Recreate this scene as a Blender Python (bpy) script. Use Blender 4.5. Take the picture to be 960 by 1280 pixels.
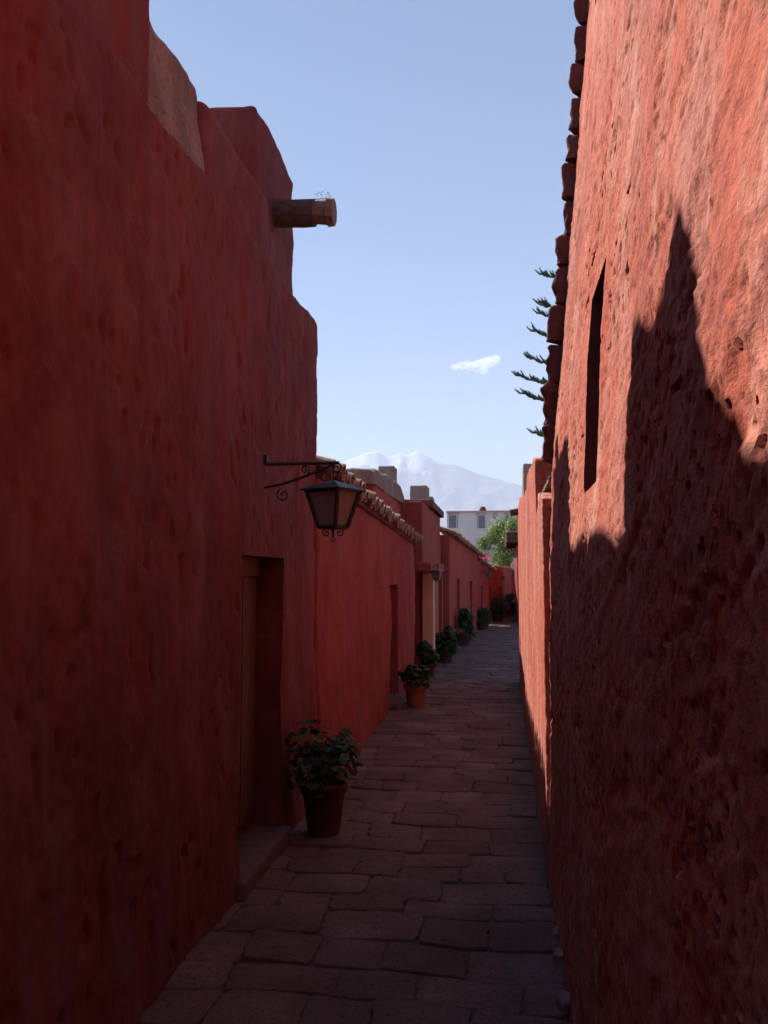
import bpy, math, random
import numpy as np
from mathutils import Vector, Matrix
random.seed(7)
for o in list(bpy.data.objects): bpy.data.objects.remove(o)
sc = bpy.context.scene
col = sc.collection

# ------------------------------------------------------------------ camera
YAW, PITCH, EYE = 8.262, 4.331, 1.6
cam = bpy.data.cameras.new('camera'); cam_o = bpy.data.objects.new('camera', cam); col.objects.link(cam_o)
cam.sensor_fit = 'VERTICAL'; cam.sensor_height = 36; cam.lens = 1030/1280*36
cam.clip_start = 0.05; cam.clip_end = 90000
cam_o.location = (0, 0, EYE)
cam_o.rotation_euler = (math.radians(90+PITCH), 0, math.radians(YAW))
sc.camera = cam_o
# ------------------------------------------------------------------ sky and sun
SUN = Vector((1.0, -0.78, -1.32)).normalized()          # direction the light travels
SUN_ELEV = math.asin(-SUN.z)
SUN_ROT = math.atan2(-SUN.x, -SUN.y)
w = bpy.data.worlds.new('World'); sc.world = w; w.use_nodes = True
nt = w.node_tree; bg = nt.nodes['Background']
sky = nt.nodes.new('ShaderNodeTexSky'); sky.sky_type = 'NISHITA'; sky.sun_disc = False
sky.sun_elevation = SUN_ELEV; sky.sun_rotation = SUN_ROT
sky.altitude = 2300; sky.air_density = 1.15; sky.dust_density = .4; sky.ozone_density = 4.5
nt.links.new(sky.outputs[0], bg.inputs[0]); bg.inputs[1].default_value = 0.052
sl = bpy.data.lights.new('sun', 'SUN'); sl.energy = 5.0; sl.angle = math.radians(0.5); sl.color = (1.0, 0.93, 0.84)
so = bpy.data.objects.new('sun', sl); col.objects.link(so)
so.rotation_euler = SUN.to_track_quat('-Z', 'Y').to_euler()
sc.view_settings.view_transform = 'Standard'; sc.view_settings.look = 'None'
sc.view_settings.exposure = 1.3; sc.view_settings.gamma = 1.0
try:
    sc.cycles.max_bounces = 10; sc.cycles.diffuse_bounces = 6; sc.cycles.volume_bounces = 1
    sc.cycles.volume_max_steps = 64
except Exception: pass

# ------------------------------------------------------------------ noise
def _perm(seed):
    r = np.random.RandomState(seed); p = r.permutation(256); return np.concatenate([p, p, p])
_G = np.array([(1,1,0),(-1,1,0),(1,-1,0),(-1,-1,0),(1,0,1),(-1,0,1),(1,0,-1),(-1,0,-1),(0,1,1),(0,-1,1),(0,1,-1),(0,-1,-1),(1,1,0),(-1,1,0),(0,-1,1),(0,-1,-1)], float)
_P = {}
def pn(P, scale=1.0, seed=0):
    """perlin noise, P (n,3), scale = size (m) or 3-tuple; about -0.9..0.9"""
    if seed not in _P: _P[seed] = _perm(seed)
    pm = _P[seed]
    q = P/np.array(scale, float) + seed*7.31
    i = np.floor(q).astype(int); f = q-i; i &= 255
    u = f*f*f*(f*(f*6-15)+10)
    out = np.zeros(len(P))
    for dx in (0, 1):
        wx = u[:, 0] if dx else 1-u[:, 0]
        for dy in (0, 1):
            wy = u[:, 1] if dy else 1-u[:, 1]
            for dz in (0, 1):
                wz = u[:, 2] if dz else 1-u[:, 2]
                h = pm[pm[pm[(i[:, 0]+dx) & 255]+((i[:, 1]+dy) & 255)]+((i[:, 2]+dz) & 255)] & 15
                g = _G[h]
                out += wx*wy*wz*(g[:, 0]*(f[:, 0]-dx)+g[:, 1]*(f[:, 1]-dy)+g[:, 2]*(f[:, 2]-dz))
    return out
def sstep(a, b, x):
    t = np.clip((x-a)/(b-a), 0, 1); return t*t*(3-2*t)

# ------------------------------------------------------------------ object helpers
def tag(o, label=None, cat=None, group=None, kind=None):
    if label: o['label'] = label
    if cat: o['category'] = cat
    if group: o['group'] = group
    if kind: o['kind'] = kind
    return o
def empty(name, loc=(0, 0, 0), rz=0.0, **k):
    o = bpy.data.objects.new(name, None); col.objects.link(o); o.location = loc; o.rotation_euler.z = rz
    o.empty_display_size = .2
    return tag(o, **k)
def link(name, me, mat=None, parent=None, loc=None, rot=None, **k):
    o = bpy.data.objects.new(name, me); col.objects.link(o)
    if mat and not me.materials: me.materials.append(mat)
    if parent: o.parent = parent
    if loc is not None: o.location = loc
    if rot is not None: o.rotation_euler = rot
    return tag(o, **k)
def npmesh(name, V, Q, smooth=True, sharp=None):
    V = np.asarray(V, np.float32); Q = np.asarray(Q, np.int32)
    me = bpy.data.meshes.new(name)
    me.vertices.add(len(V)); me.vertices.foreach_set('co', V.ravel())
    k = Q.shape[1]
    me.loops.add(Q.size); me.loops.foreach_set('vertex_index', Q.ravel())
    me.polygons.add(len(Q)); me.polygons.foreach_set('loop_start', np.arange(0, Q.size, k, dtype=np.int32))
    me.polygons.foreach_set('use_smooth', np.full(len(Q), smooth))
    me.update(calc_edges=True); me.validate()
    if sharp: me.set_sharp_from_angle(angle=math.radians(sharp))
    return me
def pymesh(name, V, F, smooth=False, sharp=None):
    me = bpy.data.meshes.new(name); me.from_pydata([tuple(v) for v in V], [], F)
    if smooth:
        me.polygons.foreach_set('use_smooth', np.full(len(F), True))
        if sharp: me.set_sharp_from_angle(angle=math.radians(sharp))
    me.update(); return me
class MB:
    """collects shapes into one mesh"""
    def __init__(s): s.V = []; s.F = []
    def add(s, V, F):
        n = len(s.V); s.V += [tuple(v) for v in V]; s.F += [tuple(i+n for i in f) for f in F]; return s
    def box(s, a, b):
        (x0, y0, z0), (x1, y1, z1) = a, b
        V = [(x0,y0,z0),(x1,y0,z0),(x1,y1,z0),(x0,y1,z0),(x0,y0,z1),(x1,y0,z1),(x1,y1,z1),(x0,y1,z1)]
        return s.add(V, [(0,3,2,1),(4,5,6,7),(0,1,5,4),(1,2,6,5),(2,3,7,6),(3,0,4,7)])
    def tube(s, pts, r, n=8, caps=True, flat=1.0):
        pts = [Vector(p) for p in pts]; m = len(pts)
        rs = r if hasattr(r, '__len__') else [r]*m
        V = []; up = None
        for i, p in enumerate(pts):
            t = (pts[min(i+1, m-1)]-pts[max(i-1, 0)]).normalized()
            if up is None:
                up = Vector((0, 0, 1)) if abs(t.z) < .9 else Vector((1, 0, 0))
            a = t.cross(up).normalized(); b = a.cross(t).normalized(); up = b
            for k in range(n):
                an = 2*math.pi*k/n
                V.append(p+(a*math.cos(an)*flat+b*math.sin(an))*rs[i])
        F = [(i*n+k, i*n+(k+1) % n, (i+1)*n+(k+1) % n, (i+1)*n+k) for i in range(m-1) for k in range(n)]
        if caps: F += [tuple(range(n))[::-1], tuple((m-1)*n+k for k in range(n))]
        return s.add(V, F)
    def lathe(s, prof, n=24, c=(0, 0, 0), cap0=True, cap1=True):
        V = [(c[0]+r*math.cos(2*math.pi*k/n), c[1]+r*math.sin(2*math.pi*k/n), c[2]+z) for r, z in prof for k in range(n)]
        m = len(prof)
        F = [(i*n+k, i*n+(k+1) % n, (i+1)*n+(k+1) % n, (i+1)*n+k) for i in range(m-1) for k in range(n)]
        if cap0: F.append(tuple(range(n))[::-1])
        if cap1: F.append(tuple((m-1)*n+k for k in range(n)))
        return s.add(V, F)
    def build(s, name, mat, parent=None, smooth=False, sharp=40, **k):
        return link(name, pymesh(name, s.V, s.F, smooth, sharp), mat, parent, **k)

def axis(a, b, step, r=0.0, cuts=()):
    """grid coordinates from a to b, finer in the rounded ends, doubled at cuts"""
    pts = {a, b}
    if r > 0: pts |= {a+r*t for t in (.25, .6, 1)} | {b-r*t for t in (.25, .6, 1)}
    if callable(step):
        x = a+r
        while x < b-r: pts.add(x); x += step(x)
    else:
        n = max(1, int(round((b-a-2*r)/step)))
        pts |= set(np.linspace(a+r, b-r, n+1))
    keep = []
    for c in cuts: keep += [c-.0015, c+.0015]
    L = sorted(p for p in pts if all(abs(p-c) > .004 for c in cuts))
    return np.array(sorted(L+keep))
def rbox(name, xs, ys, zs, r, mat, parent=None, disp=None, warp=None, rec=(), faces='xXyYZ', mat2=None, **kw):
    """a plastered block: rounded box on an uneven grid, displaced along its normals, with recesses.
    rec: (face, a0, a1, z0, z1, depth)"""
    lo = np.array([xs[0], ys[0], zs[0]]); hi = np.array([xs[-1], ys[-1], zs[-1]])
    VV = []; NN = []; QQ = []; MM = []; n0 = 0
    def grid(A, B, const, which):
        nonlocal n0
        a, b = np.meshgrid(A, B, indexing='ij'); a = a.ravel(); b = b.ravel(); c = np.full(len(a), const)
        P = np.stack({'x': (c, a, b), 'y': (a, c, b), 'z': (a, b, c)}[which.lower()], 1)
        na, nb = len(A), len(B)
        i, j = np.meshgrid(np.arange(na-1), np.arange(nb-1), indexing='ij'); k = (i*nb+j).ravel()
        Q = np.stack((k, k+nb, k+nb+1, k+1), 1)
        if which in ('x', 'Y', 'z'): Q = Q[:, ::-1]
        fn = np.zeros(3); fn['xyz'.index(which.lower())] = 1 if which.isupper() else -1
        il = lo+r; ih = hi-r; il[2] = lo[2]                # bottom stays square
        q = np.clip(P, il, ih); d = P-q; L = np.linalg.norm(d, axis=1)
        N = np.where(L[:, None] > 1e-7, d/np.maximum(L, 1e-7)[:, None], fn)
        P2 = np.where(L[:, None] > 1e-7, q+N*r, P)
        pushed = np.zeros(len(P), bool)
        for f, a0, a1, z0, z1, dep in rec:
            if f == which:
                m = (a > a0) & (a < a1) & (b > z0) & (b < z1)
                P2[m] -= fn*dep; pushed |= m
        VV.append((P, P2, N)); QQ.append(Q+n0); MM.append(pushed[Q].any(1)); n0 += len(P)
    for f in faces:
        if f in 'xX': grid(ys, zs, lo[0] if f == 'x' else hi[0], f)
        if f in 'yY': grid(xs, zs, lo[1] if f == 'y' else hi[1], f)
        if f in 'zZ': grid(xs, ys, lo[2] if f == 'z' else hi[2], f)
    P0 = np.concatenate([v[0] for v in VV]); P = np.concatenate([v[1] for v in VV]); N = np.concatenate([v[2] for v in VV])
    Q = np.concatenate(QQ)
    _, idx, inv = np.unique(np.round(P0, 5), axis=0, return_index=True, return_inverse=True)
    P = P[idx]; N = N[idx]; Q = inv.ravel()[Q]
    if disp is not None: P = P+N*disp(P)[:, None]
    if warp is not None: P = warp(P)
    me = npmesh(name, P, Q, True, 42); me.materials.append(mat)
    if mat2:
        me.materials.append(mat2); me.polygons.foreach_set('material_index', np.concatenate(MM).astype(np.int32))
    return link(name, me, None, parent, **kw)

# ------------------------------------------------------------------ materials
def newmat(name):
    m = bpy.data.materials.new(name); m.use_nodes = True
    nt = m.node_tree; b = nt.nodes['Principled BSDF']; b.inputs['Specular IOR Level'].default_value = .25
    return m, nt, b
class N:
    """small node-writing helper"""
    def __init__(s, nt): s.nt = nt; s.tc = nt.nodes.new('ShaderNodeTexCoord')
    def n(s, t, **k):
        x = s.nt.nodes.new(t)
        for a, v in k.items(): setattr(x, a, v)
        return x
    def map(s, scale=(1, 1, 1), loc=(0, 0, 0)):
        x = s.n('ShaderNodeMapping'); x.inputs['Scale'].default_value = scale; x.inputs['Location'].default_value = loc
        s.nt.links.new(s.tc.outputs['Object'], x.inputs[0]); return x.outputs[0]
    def noise(s, scale, stretch=(1, 1, 1), detail=4, rough=.55, loc=(0, 0, 0), dist=0):
        x = s.n('ShaderNodeTexNoise'); x.inputs['Scale'].default_value = scale; x.inputs['Detail'].default_value = detail
        x.inputs['Roughness'].default_value = rough; x.inputs['Distortion'].default_value = dist
        s.nt.links.new(s.map(stretch, loc), x.inputs['Vector']); return x.outputs['Fac']
    def ramp(s, fac, stops):
        x = s.n('ShaderNodeValToRGB'); s.nt.links.new(fac, x.inputs[0]); e = x.color_ramp.elements
        while len(e) < len(stops): e.new(.5)
        for k, (p, c) in enumerate(stops):
            e[k].position = p; e[k].color = (c, c, c, 1) if not hasattr(c, '__len__') else (*c, 1)
        return x.outputs[0]
    def mix(s, fac, a, b, mode='MIX'):
        x = s.n('ShaderNodeMix'); x.data_type = 'RGBA'; x.blend_type = mode
        for sock, v in ((x.inputs['Factor'], fac), (x.inputs['A'], a), (x.inputs['B'], b)):
            if hasattr(v, 'links'): s.nt.links.new(v, sock)
            elif hasattr(v, '__len__'): sock.default_value = (*v, 1)
            else: sock.default_value = v
        return x.outputs['Result']
    def mul(s, a, b, op='MULTIPLY'):
        x = s.n('ShaderNodeMath'); x.operation = op
        for i, v in enumerate((a, b)):
            if hasattr(v, 'links'): s.nt.links.new(v, x.inputs[i])
            else: x.inputs[i].default_value = v
        return x.outputs[0]
    def bump(s, h, strength, dist, normal=None):
        x = s.n('ShaderNodeBump'); x.inputs['Strength'].default_value = strength; x.inputs['Distance'].default_value = dist
        s.nt.links.new(h, x.inputs['Height'])
        if normal is not None: s.nt.links.new(normal, x.inputs['Normal'])
        return x.outputs[0]

def plaster(name, base, pale, deep, streak, pale_amt=.5, grey=(.25, .15, .14), grey_amt=.35, bump=1.0, fine=1.0, st=(1, 1, .8), spots=(.3, .34)):
    m, nt, b = newmat(name); h = N(nt)
    n1 = h.noise(1.6, detail=6, rough=.6)
    c = h.mix(h.ramp(n1, [(.35, 0), (.65, 1)]), deep, base)
    n2 = h.noise(3.2, (1, 1, .35), 7, .68, loc=(3, 5, 1), dist=.4)
    c = h.mix(h.mul(h.ramp(n2, [(.47, 0), (.68, 1)]), pale_amt), c, pale)
    n3 = h.noise(5.0, (1, 1, .1), 6, .6, loc=(9, 2, 0))       # vertical runs of rain
    c = h.mix(h.mul(h.ramp(n3, [(.50, 0), (.60, 1)]), grey_amt), c, grey)
    n6 = h.noise(.9, (1, 1, .8), 9, .72, loc=(6, 1, 7), dist=.6)      # blotches of damp and old repainting
    c = h.mix(h.mul(h.ramp(n6, [(.52, 0), (.58, 1)]), .38), c, streak)
    n7 = h.noise(2.4, (1, 1, 1), 9, .75, loc=(1, 6, 2), dist=.3)
    c = h.mix(h.mul(h.ramp(n7, [(.60, 0), (.63, 1)]), .5), c, pale)
    n4 = h.noise(38*fine, st, 5, .7)
    c = h.mix(h.ramp(n4, [(spots[0], spots[1]), (.5, .0)]), c, streak)
    n5 = h.noise(90*fine, st, 3, .6, loc=(4, 4, 4))
    c = h.mix(h.ramp(n5, [(.62, 0), (.74, .35)]), c, pale)
    nt.links.new(c, b.inputs['Base Color'])
    b.inputs['Roughness'].default_value = .93; b.inputs['Specular IOR Level'].default_value = .12
    hh = h.mul(h.mul(h.noise(30*fine, st, 8, .68), 1.0), h.mul(h.noise(140*fine, st, 4, .6), .35), 'ADD')
    nt.links.new(h.bump(hh, .75, .006*bump), b.inputs['Normal'])
    return m
M = {}
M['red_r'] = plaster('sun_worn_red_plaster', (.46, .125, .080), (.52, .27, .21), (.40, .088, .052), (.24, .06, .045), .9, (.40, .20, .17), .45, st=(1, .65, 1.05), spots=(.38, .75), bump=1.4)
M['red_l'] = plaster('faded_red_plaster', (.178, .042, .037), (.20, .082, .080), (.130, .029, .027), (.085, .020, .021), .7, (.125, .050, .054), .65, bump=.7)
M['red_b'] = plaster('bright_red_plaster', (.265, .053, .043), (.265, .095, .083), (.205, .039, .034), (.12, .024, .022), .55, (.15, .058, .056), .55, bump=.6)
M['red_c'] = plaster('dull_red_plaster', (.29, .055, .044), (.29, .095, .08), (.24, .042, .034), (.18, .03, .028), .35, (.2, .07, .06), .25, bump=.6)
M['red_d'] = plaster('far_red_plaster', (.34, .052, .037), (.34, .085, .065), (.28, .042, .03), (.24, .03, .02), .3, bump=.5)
M['pale'] = plaster('bare_lime_plaster', (.23, .165, .125), (.32, .255, .21), (.17, .10, .08), (.10, .06, .05), .6, (.13, .10, .09), .6, spots=(.36, .7))
M['white'] = plaster('pale_wash', (.55, .50, .48), (.62, .58, .56), (.48, .43, .42), (.40, .36, .34), .4, (.4, .37, .36), .2, bump=.4)
M['tan'] = plaster('tan_wall', (.42, .34, .29), (.48, .4, .35), (.38, .3, .25), (.3, .24, .2), .4, bump=.4)
M['salmon'] = plaster('salmon_stone', (.62, .33, .23), (.66, .4, .3), (.54, .26, .18), (.4, .2, .14), .4, (.4, .22, .16), .3, bump=.4)
M['grey_stone'] = plaster('grey_stone', (.27, .22, .19), (.34, .29, .26), (.2, .16, .14), (.14, .11, .1), .5)

def paver_mat():
    m, nt, b = newmat('worn_volcanic_paving'); h = N(nt)
    oi = h.n('ShaderNodeObjectInfo')
    n1 = h.noise(2.2, detail=5)
    c = h.mix(h.ramp(n1, [(.35, 0), (.65, 1)]), (.125, .072, .068), (.215, .140, .130))
    c = h.mix(h.mul(oi.outputs['Random'], .55), c, (.10, .060, .058))
    n2 = h.noise(60, detail=4, rough=.7)
    c = h.mix(h.ramp(n2, [(.34, .6), (.5, 0)]), c, (.04, .028, .03))
    nt.links.new(c, b.inputs['Base Color']); b.inputs['Roughness'].default_value = .93; b.inputs['Specular IOR Level'].default_value = .12
    vo = h.n('ShaderNodeTexVoronoi'); vo.inputs['Scale'].default_value = 26; nt.links.new(h.map((1, 1, .3)), vo.inputs['Vector'])
    pit = h.ramp(vo.outputs['Distance'], [(.0, 0), (.3, 1)])
    mask = h.ramp(h.noise(7, detail=3, loc=(2, 8, 1)), [(.5, 1), (.6, 0)])
    pits = h.mul(pit, mask, 'MAXIMUM')
    hh = h.mul(h.noise(13, detail=9, rough=.74), h.mul(pits, .9), 'ADD')
    nt.links.new(h.bump(hh, 1.0, .014), b.inputs['Normal'])
    return m
M['paver'] = paver_mat()
def simple(name, c1, c2, scale=20, rough=.8, stretch=(1, 1, 1), bump=.3, dist=.003, spec=.25, metal=0):
    m, nt, b = newmat(name); h = N(nt)
    n = h.noise(scale, stretch, 6, .6)
    c = h.mix(h.ramp(n, [(.35, 0), (.65, 1)]), c1, c2); nt.links.new(c, b.inputs['Base Color'])
    b.inputs['Roughness'].default_value = rough; b.inputs['Specular IOR Level'].default_value = spec; b.inputs['Metallic'].default_value = metal
    if bump: nt.links.new(h.bump(n, bump, dist), b.inputs['Normal'])
    return m
M['bed'] = simple('packed_dirt', (.05, .032, .032), (.085, .055, .055), 25)
M['soil'] = simple('soil', (.03, .02, .015), (.06, .04, .03), 60)
M['tile'] = simple('weathered_roof_tile', (.19, .10, .075), (.33, .225, .175), 14, .9, bump=.6, dist=.006)
M['dark_stone'] = simple('dark_red_stone', (.075, .028, .028), (.12, .045, .042), 12, .95, bump=.8, dist=.01)
M['wood'] = simple('old_door_wood', (.085, .038, .025), (.14, .064, .042), 9, .7, (6, 6, .5), .6, .004)
M['wood_dark'] = simple('dark_door_wood', (.10, .03, .02), (.16, .05, .035), 9, .8, (6, 6, .5), .5, .003)
M['beam'] = simple('weathered_beam', (.06, .042, .042), (.11, .08, .075), 14, .9, (1, 5, 5), .9, .012)
M['beam_end'] = simple('beam_end_grain', (.13, .08, .065), (.20, .13, .105), 22, .9, bump=.7)
M['iron'] = simple('black_wrought_iron', (.012, .012, .016), (.03, .027, .032), 30, .55, bump=.2, dist=.001, spec=.4)
M['terracotta'] = simple('terracotta', (.20, .055, .03), (.27, .09, .05), 7, .85, bump=.3)
M['old_pot'] = simple('dark_old_clay', (.055, .016, .013), (.085, .026, .02), 7, .85, bump=.3)
M['step'] = simple('step_stone', (.085, .05, .048), (.13, .08, .076), 10, .85, bump=.6, dist=.008)
M['bark'] = simple('bark', (.10, .07, .05), (.18, .13, .1), 12, .95, (3, 3, .5), .8, .02)
M['rock'] = simple('rubble', (.13, .09, .09), (.24, .19, .19), 12, .9, bump=.6)
def leafmat(name, c1, c2, scale, trans=.3, rough=.5):
    m, nt, b = newmat(name); h = N(nt)
    n = h.noise(scale, detail=3); c = h.mix(h.ramp(n, [(.35, 0), (.65, 1)]), c1, c2); nt.links.new(c, b.inputs['Base Color'])
    b.inputs['Roughness'].default_value = rough
    t = h.n('ShaderNodeBsdfTranslucent'); nt.links.new(c, t.inputs[0])
    mx = h.n('ShaderNodeMixShader'); mx.inputs[0].default_value = trans
    nt.links.new(b.outputs[0], mx.inputs[1]); nt.links.new(t.outputs[0], mx.inputs[2])
    nt.links.new(mx.outputs[0], nt.nodes['Material Output'].inputs[0]); return m
M['leaf'] = leafmat('geranium_leaf', (.028, .055, .022), (.06, .095, .036), 14)
M['leaf2'] = leafmat('dark_shrub_leaf', (.03, .06, .022), (.06, .10, .04), 9)
M['tree'] = leafmat('light_tree_leaf', (.10, .155, .04), (.22, .29, .08), 1.3, .35)
M['pine'] = leafmat('pine_needles', (.035, .07, .045), (.07, .115, .06), 3, .1)
M['flower'] = leafmat('magenta_petals', (.65, .03, .15), (.75, .08, .24), 6, .3)
def glassmat():
    m, nt, b = newmat('frosted_lantern_glass'); h = N(nt)
    n = h.noise(9, detail=3)
    c = h.mix(n, (.36, .27, .27), (.52, .42, .41)); nt.links.new(c, b.inputs['Base Color'])
    b.inputs['Roughness'].default_value = .35
    t = h.n('ShaderNodeBsdfTranslucent'); nt.links.new(c, t.inputs[0])
    g = h.n('ShaderNodeBsdfTransparent'); g.inputs[0].default_value = (.9, .85, .85, 1)
    m1 = h.n('ShaderNodeMixShader'); m1.inputs[0].default_value = .5
    nt.links.new(b.outputs[0], m1.inputs[1]); nt.links.new(t.outputs[0], m1.inputs[2])
    m2 = h.n('ShaderNodeMixShader'); m2.inputs[0].default_value = .25
    nt.links.new(m1.outputs[0], m2.inputs[1]); nt.links.new(g.outputs[0], m2.inputs[2])
    nt.links.new(m2.outputs[0], nt.nodes['Material Output'].inputs[0]); return m
M['glass'] = glassmat()
M['win'] = simple('window_glass', (.06, .075, .11), (.10, .12, .16), .6, .15, bump=0, spec=.6)
M['bwhite'] = simple('white_render', (.50, .49, .51), (.58, .57, .59), .8, .9, (1, 1, .4), .1)
M['lintel'] = simple('reddish_lintel', (.34, .22, .19), (.42, .29, .25), 2, .9, bump=.1)
M['niche'] = simple('niche_shade_colour', (.10, .030, .026), (.14, .042, .036), 12, .95, bump=.8, dist=.01)  # shade inside the slit window, put into the colour of its recess faces
M['hollow'] = simple('dark_stone_and_notch_shade', (.10, .03, .025), (.14, .045, .035), 9, .95)

# ------------------------------------------------------------------ ground
g = MB().box((-9000, -6000, -.5), (9000, 13500, -.16)); g.build('ground', simple('valley_ground', (.16, .12, .10), (.24, .19, .16), .01, .95, bump=0), kind='structure')
street = MB().box((-2.2, -3.2, -.155), (1.6, 38, -.010)).build('street', M['bed'], kind='structure')

# the street's outline on the ground
LX = [(-4, -1.34), (15.6, -1.34), (17.8, -1.14), (20.4, -1.0), (24.8, -.74), (26.5, -.60), (36, .32)]
def left_x(y): return float(np.interp(y, [p[0] for p in LX], [p[1] for p in LX]))
def right_x(y): return float(np.interp(y, [-4, 12.5, 14.5, 38], [.24, .24, 1.1, 1.4]))
def paver(x0, x1, y0, y1, z, rnd):
    """a worn stone: uneven outline, slightly domed, rounded edges"""
    cx, cy = (x0+x1)/2, (y0+y1)/2; hx, hy = (x1-x0)/2, (y1-y0)/2
    tilt = (rnd.uniform(-.016, .016), rnd.uniform(-.028, .028)); n = 28
    V = []; F = []; jit = [rnd.uniform(-.009, .009) for _ in range(n)]
    sk = rnd.uniform(-.09, .09)
    for lvl, (ins, zz) in enumerate(((.003, -.05), (0, -.007), (.003, -.002), (.009, .0))):
        for k in range(n):
            a = 2*math.pi*(k+.5)/n; c, s = math.cos(a), math.sin(a)
            e = 15.0; rr = (abs(c)**e+abs(s)**e)**(-1/e)
            ux, uy = c*rr, s*rr
            x = ux*(hx-ins+jit[k]*.8); y = uy*(hy-ins+jit[(k+5) % n]*.8)+ux*sk*hy
            X_, Y_ = cx+x, cy+y; wx = .020*math.sin(X_*3.1+Y_*1.9)+.018*math.sin(X_*7.3-Y_*5.1+1); wy = .020*math.sin(X_*4.1+1.3*Y_)+.010*math.sin(X_*9.7+Y_*3.3)
            V.append((X_+wx*.6, Y_+wy, z+zz+tilt[0]*x/hx*1.0*hx*2+tilt[1]*y))
    for l in range(3):
        for k in range(n): F.append((l*n+k, l*n+(k+1) % n, (l+1)*n+(k+1) % n, (l+1)*n+k))
    q = V[3*n:]; V.append((sum(v[0] for v in q)/n, sum(v[1] for v in q)/n, z+.0005)); cc = len(V)-1
    for k in range(n): F.append((3*n+k, 3*n+(k+1) % n, cc))
    return V, F
rnd = random.Random(11); y = 1.2; count = 0; far = MB()
DRAIN = (16.9, 17.5)
while y < 36.5:
    h = rnd.uniform(.19, .30)
    if y < DRAIN[1] and y+h > DRAIN[0]:
        if y < DRAIN[0]: h = DRAIN[0]-y
        else: y = DRAIN[1]; continue
    if h < .08: y += h; continue
    x = left_x(y)-.05+rnd.uniform(-.25, 0); xe = right_x(y)-.02
    while x < xe-.06:
        wd = rnd.uniform(.24, .50)
        if xe-x-wd < .16: wd = xe-x
        gp = rnd.uniform(.001, .004)
        V, F = paver(x+gp, x+wd-gp, y+gp, y+h-gp, rnd.uniform(-.007, .007), rnd)
        if count < 292:
            link('paving_stone', pymesh('paving_stone', V, F, True, 50), M['paver'], street); count += 1
        else: far.add(V, F)
        x += wd
    y += h
far.build('paving_stones_beyond', M['paver'], street, True, kind='stuff')

# ------------------------------------------------------------------ displacement recipes
def d_left(P):
    d = .026*pn(P, (1, .8, 1.1), 1)+.014*pn(P, (.3, .26, .36), 2)+.006*pn(P, (.1, .09, .14), 3)+.0028*pn(P, (.04, .035, .05), 4)
    p = pn(P, (.06, .06, .11), 5); m = pn(P, .5, 6)
    q = pn(P, (.3, .3, .26), 7)+.5*pn(P, (.09, .09, .08), 8)+.28*pn(P, (.035, .035, .03), 9)
    d = d-.004*sstep(.26, .31, q)
    return d-.014*sstep(.31, .46, p)*sstep(-.2, .25, m)
def d_right(P):
    a = P[:, 1]*-.93+P[:, 2]*.36; c = P[:, 1]*.36+P[:, 2]*.93     # plaster swept on the slant: along, across
    D = np.stack((P[:, 0], a, c), 1)
    d = .010*pn(D, (1, .8, .6), 11)+.0045*pn(D, (.3, .4, .16), 12)
    rid = np.clip(1-np.abs(pn(D, (.3, .5, .11), 13))*2.6, 0, 1)
    d += .006*rid*sstep(-.3, .3, pn(P, .6, 22))
    d += .003*pn(D, (.1, .14, .035), 14)+.0017*pn(D, (.04, .045, .018), 15)+.0014*pn(P, (.01, .016, .009), 18)
    m = pn(P, (.5, .6, .4), 16)
    q = pn(P, (.2, .24, .13), 23)+.5*pn(P, (.05, .06, .035), 24)+.28*pn(P, (.02, .022, .014), 25)
    d -= .0045*sstep(.22, .27, q)+.003*sstep(.44, .48, q)
    for sc_, amp, sd, th in (((.06, .075, .036), .018, 17, .50), ((.03, .026, .019), .010, 19, .40), ((.02, .014, .012), .006, 20, .36)):
        p = pn(P, sc_, sd)
        d -= amp*sstep(th, th+.14, p)*sstep(-.3, .25, m)
    gap = np.maximum(np.abs(P[:, 1]-2.53)-.19, np.abs(P[:, 2]-2.18)-.32)      # smoother reveal round the slit window
    return .85*d*(.2+.8*sstep(.0, .10, np.where(P[:, 1] < 4.6, gap, 1)))
def d_rough(a=.02, s=.3, seed=21):
    return lambda P: a*pn(P, s, seed)+a*.5*pn(P, s*.4, seed+1)+a*.2*pn(P, s*.13, seed+2)
def bx(name, a, b, step, r, mat, parent=None, dsp=None, **k):
    return rbox(name, axis(a[0], b[0], step, r), axis(a[1], b[1], step, r), axis(a[2], b[2], step, r), r, mat, parent, dsp or d_rough(.012, .4), **k)

# ------------------------------------------------------------------ tall house on the left
house = empty('tall_house', (-1.34, 2, 0), label='tall dark red plastered house on the left with a recessed wooden door and rooftop blocks', cat='house')
def P0(o, parent):
    """parent keeping world coordinates"""
    o.parent = parent; o.matrix_parent_inverse = Matrix.Translation(-Vector(parent.location)); return o
fy = lambda y: .014 if y > 1.4 else .08
def w_house(P):
    P = P.copy(); top = sstep(2.9, 3.45, P[:, 2])
    P[:, 2] += top*(.035*pn(P*[0, 1, 0]+[3, 0, 0], .8, 31)+.02*pn(P*[0, 1, 0]+[3, 0, 0], .22, 32))
    P[:, 0] += -.02*sstep(.5, 3.4, P[:, 2])+.02*(1-sstep(0, .5, P[:, 2]))
    return P
DY0, DY1, DZ1 = 4.08, 4.93, 1.70
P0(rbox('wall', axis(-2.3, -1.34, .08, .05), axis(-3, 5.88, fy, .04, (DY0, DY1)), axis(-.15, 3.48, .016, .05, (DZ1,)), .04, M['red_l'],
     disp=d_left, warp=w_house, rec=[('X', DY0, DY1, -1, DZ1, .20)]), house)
door = MB()
P0(MB().box((-1.56, DY0-.02, .16), (-1.517, DY1+.02, 1.75)).build('door', M['wood']), house)
d_o = house.children[-1]
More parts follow.
